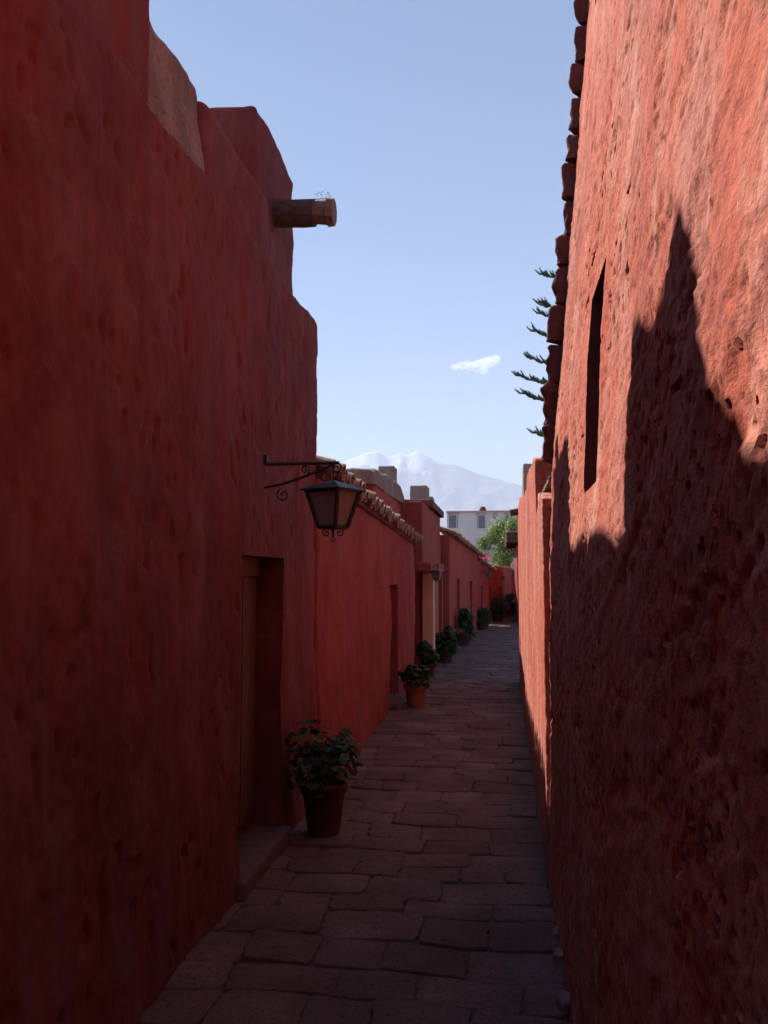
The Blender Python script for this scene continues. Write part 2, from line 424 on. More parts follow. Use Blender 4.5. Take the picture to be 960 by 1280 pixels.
for k in range(6):
    a = DY0+.01+k*.14
    V = MB().box((-1.517, a, .17), (-1.503-.003*(k % 2), a+.132, 1.58)).build('plank', M['wood']); V.parent = d_o
o = MB().box((-1.52, DY0, 1.59), (-1.485, DY1, 1.72)).build('door_lintel', M['wood']); P0(o, house)
P0(bx('step', (-1.56, DY0-.06, -.05), (-1.28, DY1+.04, .095), .05, .025, M['step'], None, d_rough(.01, .2)), house)
# pale vault, rooftop blocks
def w_vault(P):
    P = P.copy(); t = sstep(3.3, 3.92, P[:, 2]); cx = -1.95
    P[:, 0] = cx+(P[:, 0]-cx)*(1-.10*t**2)
    P[:, 2] += t*(.03*pn(P*[0, 1, 0]+[1, 0, 0], .6, 33))-t*.04*sstep(3.9, 4.8, P[:, 1])
    return P
P0(rbox('vault', axis(-2.5, -1.43, .06, .12), axis(2.9, 3.84, .025, .03), axis(3.3, 4.05, .025, .1), .1, M['pale'], disp=d_rough(.02, .3, 41), warp=w_vault), house)
P0(rbox('parapet', axis(-2.3, -1.45, .06, .08), axis(3.78, 4.98, .025, .03), axis(3.3, 4.0, .025, .08), .08, M['red_l'], disp=d_rough(.012, .3, 42)), house)  # red strip added to hold the level shadow on the right wall
def w_cham(P):
    P = P.copy(); t = np.clip((P[:, 2]-3.4)/1.05, 0, 1)
    P[:, 2] -= (.05*sstep(5.25, 5.85, P[:, 1]))*sstep(.4, 1, t)
    return P
P0(rbox('roof_block', axis(-2.12, -1.55, .05, .04), axis(4.93, 5.93, .03, .04), axis(3.3, 4.64, .03, .04), .04, M['red_l'], disp=d_rough(.014, .3, 44), warp=w_cham), house)
def w_gable(P):
    P = P.copy(); base = 3.40
    prof = np.interp(P[:, 1], [1.2, 2.0, 2.2, 2.42, 2.60, 2.72, 2.84, 3.02, 3.12], [3.92, 3.92, 3.97, 4.14, 4.46, 4.36, 4.32, 4.40, 4.39])+.02*pn(P*[0, 1, 0], .1, 35)
    t = np.clip((P[:, 2]-base)/(4.2-base), 0, 1.2)
    P[:, 2] = np.where(P[:, 2] > base, base+t*(prof-base), P[:, 2])
    return P
P0(rbox('roof_gable', axis(-2.0, -1.44, .06, .04), axis(1.2, 3.12, .025, .03), axis(3.3, 4.2, .03, .04), .03, M['red_l'], disp=d_rough(.014, .3, 47), warp=w_gable), house)
# wooden spout beam
bm = MB(); pts = [(-1.75+i*.08, 5.42-.003*i, 4.125-.005*i+.004*math.sin(i)) for i in range(7)]
V = bm.tube(pts, [.095, .097, .094, .097, .094, .096, .094], 14, True)
beam = bm.build('spout_beam', M['beam'], smooth=True); P0(beam, house)
e = MB(); e.tube([(-1.275, 5.40, 4.095), (-1.21, 5.40, 4.093), (-1.17, 5.40, 4.091)], [.076, .082, .086], 10); e.tube([(-1.175, 5.40, 4.091), (-1.13, 5.40, 4.089)], [.098, .092], 9)
eo = e.build('beam_end', M['beam_end']); eo.parent = beam
tw = MB(); rr = random.Random(5)
for k in range(5):
    x0 = -1.27+.025*k; p = [(x0, 5.39, 4.185)]
    for j in range(5): p.append((p[-1][0]+rr.uniform(-.012, .02), 5.39+rr.uniform(-.01, .01), p[-1][2]+rr.uniform(.005, .012)))
    tw.tube(p, .0009, 4)
    for q in p[2:]: tw.tube([q, (q[0]+rr.uniform(-.012, .012), q[1], q[2]+.004)], [.0012, .002], 4)
tw.tube([(-1.29, 5.39, 4.184), (-1.15, 5.39, 4.186)], .003, 5)
tag(tw.build('dry_weed', simple('dry_stem', (.12, .08, .06), (.2, .14, .1), 40)), 'thin dry weed growing on top of the wooden spout beam', 'weed')

# ------------------------------------------------------------------ low house with tiled eave
low = empty('low_house', (-1.34, 9, 0), label='low red house with a sloping row of roof tiles beyond the tall house', cat='house')
def top_b(y): return 2.33-.27*(y-5.9)/6.6
def w_low(P):
    P = P.copy(); t = np.clip(P[:, 2]/2.3, 0, 1); P[:, 2] = np.where(P[:, 2] > 1.9, P[:, 2]-(2.3-top_b(P[:, 1]))*np.clip((P[:, 2]-1.9)/.4, 0, 1), P[:, 2])
    P[:, 0] += .05*np.exp(-((P[:, 1]-6.9)/1.2)**2)*(1-sstep(.0, 1.6, P[:, 2]))
    return P
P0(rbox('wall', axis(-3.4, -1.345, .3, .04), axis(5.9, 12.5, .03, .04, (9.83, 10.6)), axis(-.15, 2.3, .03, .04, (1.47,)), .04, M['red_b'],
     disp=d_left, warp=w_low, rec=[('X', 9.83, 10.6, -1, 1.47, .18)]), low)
P0(MB().box((-1.56, 9.8, .08), (-1.51, 10.63, 1.5)).build('door', M['wood_dark']), low)
P0(bx('step', (-1.5, 9.75, -.05), (-1.24, 10.7, .09), .06, .02, M['step']), low)
def tile_mesh(L=.5, r0=.075, r1=.062, th=.016, n=8):
    V = []; F = []
    for j, (x, r) in enumerate(((0, r0), (-L, r1))):
        for k in range(n+1):
            a = math.pi*k/n
            V.append((x, r*math.cos(a), r*math.sin(a)*.9))
        for k in range(n+1):
            a = math.pi*k/n
            V.append((x, (r-th)*math.cos(a), (r-th)*math.sin(a)*.9))
    m = n+1
    for k in range(n):
        F.append((k, k+1, 2*m+k+1, 2*m+k)); F.append((m+k+1, m+k, 3*m+k, 3*m+k+1)); F.append((k+1, k, m+k, m+k+1))
        F.append((2*m+k, 2*m+k+1, 3*m+k+1, 3*m+k))
    F += [(0, 2*m, 3*m, m), (n, m+n, 3*m+n, 2*m+n)]
    return pymesh('roof_tile', V, F, True, 40)
tms = [tile_mesh(r0=.078+.006*i, r1=.066, th=.014+.003*(i % 2)) for i in range(3)]
rt = random.Random(3)
def eave(parent, p0, p1, z0, z1, step, out=.10, slope=-.30):
    """cover and channel tiles laid side by side along a wall top"""
    p0 = Vector((*p0, 0)); p1 = Vector((*p1, 0)); L = (p1-p0).length; n = int(L/step)
    dr = (p1-p0).normalized(); ang = math.atan2(dr.y, dr.x)-math.pi/2
    nrm = Vector((dr.y, -dr.x, 0))
    for i in range(n+1):
        t = i/n; p = p0.lerp(p1, t)+nrm*(out+rt.uniform(-.025, .03)); z = z0+(z1-z0)*t
        for kind in (0, 1):
            q = p+dr*(step/2*kind)
            o = link('roof_tile', rt.choice(tms), M['tile'])
            o.rotation_euler = Matrix.Rotation(ang+rt.uniform(-.06, .06), 3, 'Z').to_4x4().to_euler()
            R = Matrix.Rotation(ang+rt.uniform(-.05, .05), 4, 'Z') @ Matrix.Rotation(-slope+rt.uniform(-.06, .06), 4, 'Y')
            if kind: R = R @ Matrix.Rotation(math.pi, 4, 'X')
            o.matrix_local = Matrix.Translation((q.x, q.y, z+(.045 if not kind else .07)+rt.uniform(-.006, .008))) @ R
            P0(o, parent)
eave(low, (-1.345, 5.98), (-1.345, 12.45), top_b(5.95)-.0, top_b(12.45)-.0, .185)
eb = MB(); V = []
for y_ in np.linspace(5.92, 12.5, 40):
    z_ = top_b(y_); V += [(-1.8, y_, z_-.02), (-1.32+random.uniform(-.01, .01), y_, z_-.02), (-1.30+random.uniform(-.01, .01), y_, z_+.015+random.uniform(-.008, .008)), (-1.8, y_, z_+.10)]
F = [(4*i+a, 4*i+b, 4*i+4+b, 4*i+4+a) for i in range(39) for a, b in ((0, 1), (1, 2), (2, 3), (3, 0))]+[(0, 3, 2, 1), (156, 157, 158, 159)]
P0(MB().add(V, F).build('eave_bed', M['dark_stone']), low)
V = [(-1.85, 5.92, 2.5), (-1.85, 12.5, 2.24), (-3.3, 12.5, 2.5), (-3.3, 5.92, 2.76), (-1.85, 5.92, 2.42), (-1.85, 12.5, 2.16), (-3.3, 12.5, 2.1), (-3.3, 5.92, 2.1)]
P0(MB().add(V, [(0, 3, 2, 1)[::-1], (4, 5, 6, 7), (0, 1, 5, 4), (1, 2, 6, 5), (2, 3, 7, 6), (3, 0, 4, 7)]).build('roof', M['tile']), low)

# ------------------------------------------------------------------ domed house beyond
dome = empty('domed_house', (-1.7, 14, 0), label='dull red house with a pale domed roof and stone chimney blocks behind the tiled house', cat='house')
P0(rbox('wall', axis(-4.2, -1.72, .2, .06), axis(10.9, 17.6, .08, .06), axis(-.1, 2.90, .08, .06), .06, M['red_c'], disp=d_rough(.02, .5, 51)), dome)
def w_dome(P):
    P = P.copy(); P[:, 2] += (P[:, 2] > 2.9)*(.10*sstep(10.7, 13, P[:, 1])-.10*sstep(13.2, 14.1, P[:, 1])+.03*pn(P, .3, 57)); return P
P0(rbox('roof', axis(-2.2, -1.69, .05, .09), axis(10.7, 14.1, .08, .09), axis(2.80, 3.02, .04, .09), .09, M['pale'], disp=d_rough(.03, .4, 53), warp=w_dome), dome)
P0(bx('parapet', (-2.1, 10.76, 1.9), (-1.88, 10.96, 2.78), .08, .05, M['white'], None), dome)
P0(bx('chimney', (-2.04, 13.4, 3.0), (-1.77, 13.75, 3.39), .05, .02, M['grey_stone'], None), dome)
P0(bx('chimney', (-1.85, 16.3, 2.7), (-1.50, 16.8, 3.38), .06, .03, M['grey_stone'], None), dome)
P0(bx('chimney', (-1.62, 16.85, 2.7), (-1.43, 17.3, 3.20), .06, .03, M['grey_stone'], None), dome)
fr = empty('porch_house', (-1.36, 16, 0), label='red house front with a pale salmon pilaster and dark capped parapet behind the second lantern', cat='house')
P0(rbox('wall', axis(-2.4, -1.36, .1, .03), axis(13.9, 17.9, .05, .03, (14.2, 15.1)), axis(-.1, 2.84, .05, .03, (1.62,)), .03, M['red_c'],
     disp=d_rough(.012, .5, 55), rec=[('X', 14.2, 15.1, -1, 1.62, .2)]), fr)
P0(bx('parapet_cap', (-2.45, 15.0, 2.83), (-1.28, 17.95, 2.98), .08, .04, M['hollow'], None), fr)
P0(bx('pilaster', (-1.36, 13.82, -.05), (-1.17, 14.12, 1.63), .05, .012, M['salmon'], None, d_rough(.004, .2)), fr)
P0(bx('ledge', (-1.40, 12.9, 1.66), (-1.12, 15.5, 1.79), .06, .02, M['red_c'], None), fr)
P0(MB().box((-1.56, 14.15, .05), (-1.53, 15.15, 1.65)).build('door', M['wood_dark']), fr)
P0(MB().box((-1.36, 16.4, .1), (-1.30, 16.46, 1.6)).build('door_frame', M['salmon']), fr)
P0(MB().box((-1.36, 17.05, .0), (-1.27, 17.35, 1.75)).build('pilaster', M['red_c']), fr)
P0(MB().box((-1.355, 16.5, .0), (-1.342, 17.05, 1.55)).build('door', M['wood_dark']), fr)

# ------------------------------------------------------------------ the bending row of far houses
def run_wall(name, pts, z0, z1, thick, mat, parent, step=.08, seed=61, rec=()):
    """wall along a straight line p0->p1 with a top that goes z0->z1; recess (t0,t1,top,depth)"""
    (xa, ya), (xb, yb) = pts; L = math.hypot(xb-xa, yb-ya); ux, uy = (xb-xa)/L, (yb-ya)/L
    cuts = [c for r_ in rec for c in r_[:2]]; zc = sorted({r_[2] for r_ in rec})
    H = max(z0, z1)
    def warp(P):
        s = P[:, 1]; t = P[:, 0]; top = z0+(z1-z0)*s/L
        z = np.where(P[:, 2] > H-.35, P[:, 2]-(H-top)*np.clip((P[:, 2]-H+.35)/.35, 0, 1), P[:, 2])
        return np.stack((xa+ux*s+uy*t, ya+uy*s-ux*t, z), 1)
    o = rbox(name, axis(-thick, 0, .15, .03), axis(0, L, step, .03, cuts), axis(-.1, H, step, .03, zc), .03, mat, disp=d_rough(.014, .5, seed), warp=warp,
             rec=[('X', r_[0], r_[1], -1, r_[2], r_[3]) for r_ in rec])
    P0(o, parent); return o
dh = empty('eaved_house', (-1, 21, 0), label='bright red house with a dark overhanging tiled eave before the street bends', cat='house')
run_wall('wall', ((-1.16, 17.95), (-.74, 25.0)), 2.46, 2.16, 1.2, M['red_d'], dh, rec=[(1.2, 1.9, 1.5, .22), (4.3, 4.9, 1.42, .22)])
eave(dh, (-1.16, 17.9), (-.74, 25.0), 2.42, 2.12, .3, .14)
P0(bx('porch_block', (-1.5, 17.92, -.05), (-1.17, 18.55, 2.05), .07, .02, M['red_c'], None), dh)
for s_ in (1.55, 4.6):
    P0(MB().box((-1.6+.06*s_, 17.95+s_-.4, 0), (-1.32+.06*s_, 17.95+s_+.4, 1.5)).build('door', M['wood_dark']), dh)
eh = empty('flower_topped_house', (-.3, 29, 0), label='small far red house with magenta flowers over its low tiled eave', cat='house')
run_wall('wall', ((-.74, 25.05), (-.62, 26.45)), 1.98, 1.90, .3, M['red_d'], eh, seed=71, rec=[(.4, .9, 1.25, .2)])
run_wall('wall', ((-.57, 27.05), (-.36, 29.6)), 1.86, 1.70, .3, M['red_d'], eh, seed=72, rec=[(1.0, 1.5, 1.2, .2)])
P0(bx('door_lintel', (-.9, 26.42, 1.42), (-.585, 27.08, 1.84), .08, .02, M['red_d'], None), eh)
eave(eh, (-.74, 25.1), (-.36, 29.6), 1.95, 1.67, .3, .12)
run_wall('rear_wall', ((-1.25, 29.2), (-.75, 34)), 2.28, 2.0, .5, M['red_d'], eh, seed=73)
fh = empty('last_house', (0, 33, 0), label='last red house on the left where the alley narrows out of sight', cat='house')
run_wall('wall', ((-.36, 29.65), (.36, 36.5)), 1.92, 1.88, .9, M['red_d'], fh, seed=75, rec=[(1.6, 2.2, 1.1, .2)])
ew = empty('end_wall', (1, 37, 0), label='low end wall closing the alley with a pale stone pillar on top', cat='wall')
P0(bx('wall', (.3, 36.6, -.1), (3.2, 37.2, 1.78), .15, .04, M['red_c'], None), ew)
P0(MB().box((.25, 36.55, 1.78), (3.2, 37.25, 1.84)).build('coping', M['white']), ew)
pl = MB().box((.30, 36.6, 1.84), (.62, 36.95, 2.10)).box((.40, 36.68, 2.10), (.54, 36.88, 2.34)).box((.36, 36.64, 2.1), (.58, 36.92, 2.14))
P0(pl.build('pillar', M['white']), ew)

# ------------------------------------------------------------------ tall wall on the right
rw = empty('tall_wall', (.24, 2, 0), label='towering sunlit rough red wall on the right with a deep slit window', cat='wall')
BZ = [0, .5, 1.68, 2.3, 3.586, 5.4]; BX = [-.03, -.01, 0, .028, .150, .32]
def w_right(P):
    P = P.copy(); P[:, 0] += np.interp(P[:, 2], BZ, BX); return P
def fr_y(y): return .06 if y < .35 else (.0065 if y < 1.6 else (.0085 if y < 2.7 else .014))
NY0, NY1, NZ0, NZ1 = 2.34, 2.72, 1.86, 2.50
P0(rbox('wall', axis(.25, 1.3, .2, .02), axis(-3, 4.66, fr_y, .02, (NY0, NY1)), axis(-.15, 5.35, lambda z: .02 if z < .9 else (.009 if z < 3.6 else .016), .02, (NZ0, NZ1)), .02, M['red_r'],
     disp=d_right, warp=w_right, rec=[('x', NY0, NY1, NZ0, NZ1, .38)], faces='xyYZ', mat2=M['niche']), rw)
st = random.Random(9); z = 2.23
while z < 5.25:
    h = st.uniform(.165, .245); xf = .25+np.interp(z+h/2, BZ, BX)-.064+st.uniform(-.016, .014)
    def w_q(P, xf=xf):
        P = P.copy(); P[:, 0] += (P[:, 1]-4.62)*.55; return P
    P0(rbox('quoin_stone', axis(xf, xf+.22, .03, .035), axis(4.60, 4.92, .04, .035), axis(z, z+h-st.uniform(.006, .02), .02, .035), .035, M['dark_stone'], disp=d_rough(.030, .13, int(z*50)), warp=w_q, faces='xXyYzZ'), rw)
    z += h
for k in range(3):
    yy = 3.25+k*.31+st.uniform(-.05, .05); s = st.uniform(.025, .04)
    P0(rbox('footing_stone', axis(.20-s*.4, .30, s*.3, s*.45), axis(yy, yy+s*2.2, s*.3, s*.45), axis(-.03, s*1.1, s*.3, s*.45), s*.45, M['rock'], disp=d_rough(.016, .05, k+80)), rw)

# unseen roofed blocker added behind the camera to darken the near street
cp = empty('added_sky_blocker', (0, -3, 0), label='unseen roofed passage added behind the viewer to darken the start of the alley', cat='passage')
P0(bx('vault', (-1.6, -6.5, 2.25), (1.2, -.45, 3.4), .2, .05, M['red_l'], None), cp)
P0(bx('wall', (-2.2, -6.5, -.1), (-1.36, -3.02, 2.6), .2, .05, M['red_l'], None), cp)
P0(bx('wall', (.3, -6.5, -.1), (1.2, -3.02, 2.6), .2, .05, M['red_l'], None), cp)

# lower sunlit wall that carries on from the tall one
lw = empty('low_wall', (.22, 8, 0), label='lower sunlit red wall with a broken top carrying on from the tall right wall', cat='wall')
def w_lit(P):
    P = P.copy(); y_ = P[:, 1]
    top = np.interp(y_, [4.6, 4.75, 4.95, 5.15, 5.4, 5.62, 5.75, 6.0, 7.4, 7.7, 9.5, 11, 12.6], [1.98, 2.07, 2.03, 2.10, 2.02, 1.98, 2.40, 2.42, 2.50, 2.40, 2.42, 2.62, 2.6])
    top = top+.03*pn(P*[0, 1, 0], .12, 91)+.02*pn(P*[0, 1, 0], .05, 92)
    t = np.clip((P[:, 2]-1.6)/.9, 0, 1); P[:, 2] = np.where(P[:, 2] > 1.6, 1.6+t*(top-1.6), P[:, 2])
    return P
P0(rbox('wall', axis(.215, .62, .06, .015), axis(4.665, 12.55, .02, .015), axis(-.15, 2.5, .02, .015), .015, M['red_r'], disp=lambda P: .5*d_right(P), warp=w_lit), lw)
P0(bx('hollow_back', (.42, 4.68, 1.9), (1.3, 5.74, 2.9), .08, .02, M['hollow'], None), lw)  # dark colour paints the shadowed interior behind the broken wall top
P0(bx('ledge_slab', (.26, 4.8, 2.135), (.55, 5.75, 2.165), .05, .01, M['pale'], None, d_rough(.006, .1)), lw)
P0(bx('chimney', (.27, 11.2, 2.4), (.66, 11.7, 3.10), .06, .03, M['grey_stone'], None), lw)
o = MB().tube([(.22, 12.2, 2.52), (.1, 12.2, 2.5)], .05, 8).build('spout', M['dark_stone']); P0(o, lw)

# far right building with overhanging eave
rh = empty('shaded_house', (1, 30, 0), label='shaded far house on the right with a red tiled eave jutting over the alley', cat='house')
P0(bx('wall', (.42, 27, -.1), (3.5, 33, 2.55), .15, .04, M['red_c'], None), rh)
P0(bx('eave', (.08, 26.7, 2.62), (3.6, 33, 2.98), .12, .08, M['dark_stone'], None, d_rough(.03, .3)), rh)

# ------------------------------------------------------------------ lanterns
def scroll(c, r, t0, turns, dirn, plane='xz', n=26):
    """spiral in the xz plane that curls inward"""
    pts = []
    for i in range(n):
        t = i/(n-1); a = t0+dirn*turns*2*math.pi*t; rr_ = r*(1-.82*t)
        pts.append((c[0]+rr_*math.cos(a), c[1], c[2]+rr_*math.sin(a)))
    return pts
TURN = math.radians(-24)
def lantern(loc, s=1.0, rz=0, label='', detail=True):
    """origin on the wall at the upper bar; +x points away from the wall"""
    t = empty('wall_lantern', loc, rz, label=label, cat='lantern', group='iron lanterns on the left wall'); t.scale = (s, s, s)
    b = MB()
    n = 8 if detail else 5
    b.tube([(-.03, 0, .0), (.2, 0, .0), (.44, 0, .0)], .010, n)
    b.tube([(-.03, 0, -.145), (.12, 0, -.115), (.24, 0, -.075), (.34, 0, -.035), (.41, 0, -.008)], .008, n)
    b.box((-.03, -.012, -.005), (.006, .012, .055))
    if detail:
        b.tube(scroll((.105, 0, -.185), .042, math.pi*.62, 1.35, 1), .0055, 6)
        b.tube(scroll((.235, 0, -.038), .030, -math.pi*.35, 1.35, 1), .0055, 6)
        b.tube(scroll((.425, 0, -.032), .032, math.pi*.5, 1.3, -1), .005, 6)
    b.build('bracket', M['iron'], t, True)
    cx = .405; top = -.105
    MB().tube([(cx, 0, 0), (cx, 0, top+.01)], .006, 6).tube([(cx, .0, -.05+.02*math.sin(a)) if 0 else (cx+.018*math.cos(a), 0, -.07+.02*math.sin(a)) for a in np.linspace(0, 6.28, 12)], .004, 5).build('hook', M['iron'], t, True)
    r4 = math.sqrt(2)
    ca, sa = math.cos(TURN), math.sin(TURN)
    def ring(half, z): return [(cx+half*(a*ca-c_*sa), half*(a*sa+c_*ca), z) for a, c_ in ((-1, -1), (1, -1), (1, 1), (-1, 1))]
    V = ring(.142, top-.055)+ring(.06, top-.018)+ring(.012, top)+ring(.142, top-.061)
    F = [(i, (i+1) % 4, 4+(i+1) % 4, 4+i) for i in range(4)]+[(4+i, 4+(i+1) % 4, 8+(i+1) % 4, 8+i) for i in range(4)]+[(8, 9, 10, 11), (15, 14, 13, 12)]+[(12+i, 12+(i+1) % 4, (i+1) % 4, i) for i in range(4)]
    MB().add(V, F).build('cap', M['iron'], t)
    zt, zb, ht, hb = top-.06, top-.275, .112, .060
    f = MB()
    for p_, q_ in zip(ring(ht, zt), ring(hb, zb)): f.tube([p_, q_], .0125, 4)
    for z_, h_ in ((zt, ht), (zb, hb)):
        for i in range(4):
            q = ring(h_, z_); f.tube([q[i], q[(i+1) % 4]], .011, 4)
    f.add(ring(hb, zb-.006)+ring(hb, zb+.004), [(0, 3, 2, 1), (4, 5, 6, 7), (0, 1, 5, 4), (1, 2, 6, 5), (2, 3, 7, 6), (3, 0, 4, 7)])
    f.build('frame', M['iron'], t)
    for i in range(4):
        a_, b_ = ring(ht-.006, zt)[i], ring(ht-.006, zt)[(i+1) % 4]; c1, d1 = ring(hb-.006, zb)[(i+1) % 4], ring(hb-.006, zb)[i]
        nx, ny = (a_[0]+b_[0])/2-cx, (a_[1]+b_[1])/2; L_ = math.hypot(nx, ny); nx, ny = nx/L_*.003, ny/L_*.003
        V = [a_, b_, c1, d1]+[(p[0]-nx, p[1]-ny, p[2]) for p in (a_, b_, c1, d1)]
        MB().add(V, [(0, 3, 2, 1), (4, 5, 6, 7), (0, 1, 5, 4), (1, 2, 6, 5), (2, 3, 7, 6), (3, 0, 4, 7)]).build('glass_pane', M['glass'], t)
    f = MB().tube([(cx, 0, zb), (cx, 0, zb-.06)], [.010, .006], 6)
    if detail:
        f.tube(scroll((cx+.040, 0, zb-.032), .026, math.pi*.6, 1.3, -1), .0045, 6)
        f.tube(scroll((cx-.040, 0, zb-.032), .026, math.pi*.4, 1.3, 1), .0045, 6)
        f.tube([(cx+.012*math.cos(a), 0, zb-.072+.012*math.sin(a)) for a in np.linspace(0, 6.28, 12)], .0035, 5)
    f.build('finial', M['iron'], t, True)
    MB().lathe([(.012, 0), (.022, .02), (.030, .05), (.022, .08), (.004, .095)], 10, (cx, 0, zb+.02)).build('bulb', M['white'], t, True)
    return t
lantern((-1.35, 4.58, 2.235), .97, 0, 'large black iron lantern with frosted panes on a scrolled bracket above the first door')
lantern((-1.30, 13.1, 1.745), .62, 0, 'second iron lantern hanging beside the pale salmon pilaster')
lantern((-.71, 25.4, 1.72), .62, 0, 'third tiny lantern under the far tiled eave with magenta flowers', False)
lantern((-.28, 30.4, 1.64), .62, 0, 'farthest tiny lantern on the last red house', False)

# ------------------------------------------------------------------ potted plants
def leaf_mesh(r=.028, lobes=5, cup=.25):
    V = [(0, 0, 0)]; n = 15
    for k in range(n):
        a = math.pi*.12+2*math.pi*.88*k/(n-1)-math.pi/2+.19; q = r*(1+.10*math.cos(lobes*a*1.15))
        V.append((q*math.cos(a), q*math.sin(a), cup*q*(1+.35*math.sin(3*a))*.7))
    return pymesh('leaf', V, [(0, k, k+1) for k in range(1, n)], True)
leafs = [leaf_mesh(.030), leaf_mesh(.024), leaf_mesh(.036, 6, .15)]
def pot(t, r, h, mat=None):
    prof = [(r*.68, 0), (r*.78, h*.35), (r*.92, h*.82), (r*.93, h*.84), (r*1.04, h*.85), (r*1.06, h*.92), (r*1.04, h), (r*.92, h), (r*.9, h*.9)]
    MB().lathe(prof, 28, cap1=False).build('pot', mat or M['terracotta'], t, True)
    MB().lathe([(r*.9, h*.88), (r*.5, h*.9)], 20, cap0=False).build('soil', M['soil'], t)
def plant(loc, r, h, ph, spread, n, label, each=False, seed=0, mat='leaf', lean=(0, 0), group='potted plants along the left wall', flat=1.0, potmat=None, squash=1.0):
    rr = random.Random(seed); t = empty('potted_plant', loc, rr.uniform(0, 6) if not lean[0] else 0, label=label, cat='potted plant', group=group)
    pot(t, r, h, potmat)
    stems = MB(); fol = MB(); lobes = [(Vector((rr.uniform(-.55, .55)*spread+lean[0], rr.uniform(-.5, .5)*spread+lean[1], h+ph*rr.uniform(.02, .72))), rr.uniform(.36, .58)) for _ in range(9)]
    for c, _ in lobes:
        stems.tube([(0, 0, h*.85), (c.x*.5, c.y*.5, h+(c.z-h)*.6), tuple(c)], [.007, .005, .003], 5)
    stems.build('stems', M['bark'], t)
    for k in range(n):
        c, q = rr.choice(lobes); d = Vector((rr.gauss(0, 1), rr.gauss(0, 1), rr.gauss(0, 1)*squash)).normalized()
        p = c+d*spread*q*rr.uniform(.65, 1.05)
        p.z = max(p.z, h*.5) if (p.x**2+p.y**2) > r*r else max(p.z, h*.97)
        if d.z < -.5 and not each: d.z = 0
        nrm = (d*.7+Vector((rr.uniform(-.5, .5), rr.uniform(-.5, .5), .75))).normalized()
        R = nrm.to_track_quat('Z', 'Y').to_matrix().to_4x4() @ Matrix.Rotation(rr.uniform(0, 6.28), 4, 'Z')
        s = rr.uniform(.7, 1.25); m = Matrix.Translation(p) @ R @ Matrix.Scale(s, 4)
        lm = rr.choice(leafs)
        if each:
            o = link('leaf', lm, M[mat], t); o.matrix_local = m
        else:
            fol.add([m @ v.co for v in lm.vertices], [tuple(f.vertices) for f in lm.polygons])
    if not each: fol.build('foliage', M[mat], t, True)
    return t
plant((-1.12, 5.12, 0), .142, .31, .40, .25, 298, 'nearest geranium in a dark clay pot beside the first doorway', True, 4, 'leaf', (.01, -.05), potmat=M['old_pot'])
plant((-1.08, 10.1, 0), .14, .26, .25, .19, 420, 'second potted plant in an orange clay pot at the second doorway', False, 5)
plant((-1.22, 13.1, 0), .16, .20, .42, .23, 800, 'round dark shrub in a pot by the pale salmon pilaster', False, 6, 'leaf2', squash=1.3, potmat=M['old_pot'])
plant((-1.10, 15.2, 0), .19, .20, .62, .28, 1100, 'tall dark bushy shrub in a pot past the salmon pilaster', False, 7, 'leaf2', squash=1.6, potmat=M['old_pot'])
plant((-.93, 18.9, 0), .2, .22, .72, .31, 1200, 'large dark shrub in a pot at the foot of the eaved house', False, 8, 'leaf2', squash=1.6, potmat=M['old_pot'])
plant((-.62, 24.3, 0), .2, .24, .42, .28, 700, 'small far potted shrub before the flower topped house', False, 9, 'leaf2', potmat=M['old_pot'])
plant((-.22, 28.6, 0), .22, .26, .70, .33, 900, 'potted shrub in the bend beneath the far lanterns', False, 10, 'leaf2', potmat=M['old_pot'])
plant((.02, 31.2, 0), .2, .3, .55, .24, 500, 'green potted shrub before the last house', False, 12, 'leaf')
plant((.26, 33.0, 0), .2, .26, .8, .28, 700, 'farthest leafy potted shrub near the end wall', False, 13, 'leaf')

# magenta flowers on the far roof
rr = random.Random(2); fl = empty('bougainvillea', (-.86, 26.2, 1.95), label='magenta flowering creeper on the far low tiled roof', cat='flowering plant')
b1 = MB(); b2 = MB()
for k in range(900):
    p = Vector((rr.gauss(0, .13), rr.gauss(0, .9), rr.gauss(.13, .07))); n = Vector((rr.gauss(0, 1), rr.gauss(0, 1), rr.gauss(.6, 1))).normalized()
    m = Matrix.Translation(p) @ n.to_track_quat('Z', 'Y').to_matrix().to_4x4()
    (b1 if k % 4 else b2).add([m @ Vector(v) for v in ((-.03, -.03, 0), (.03, -.03, 0), (.035, .03, .01), (-.03, .03, .01))], [(0, 1, 2, 3)])
b1.build('flowers', M['flower'], fl); b2.build('foliage', M['leaf'], fl)

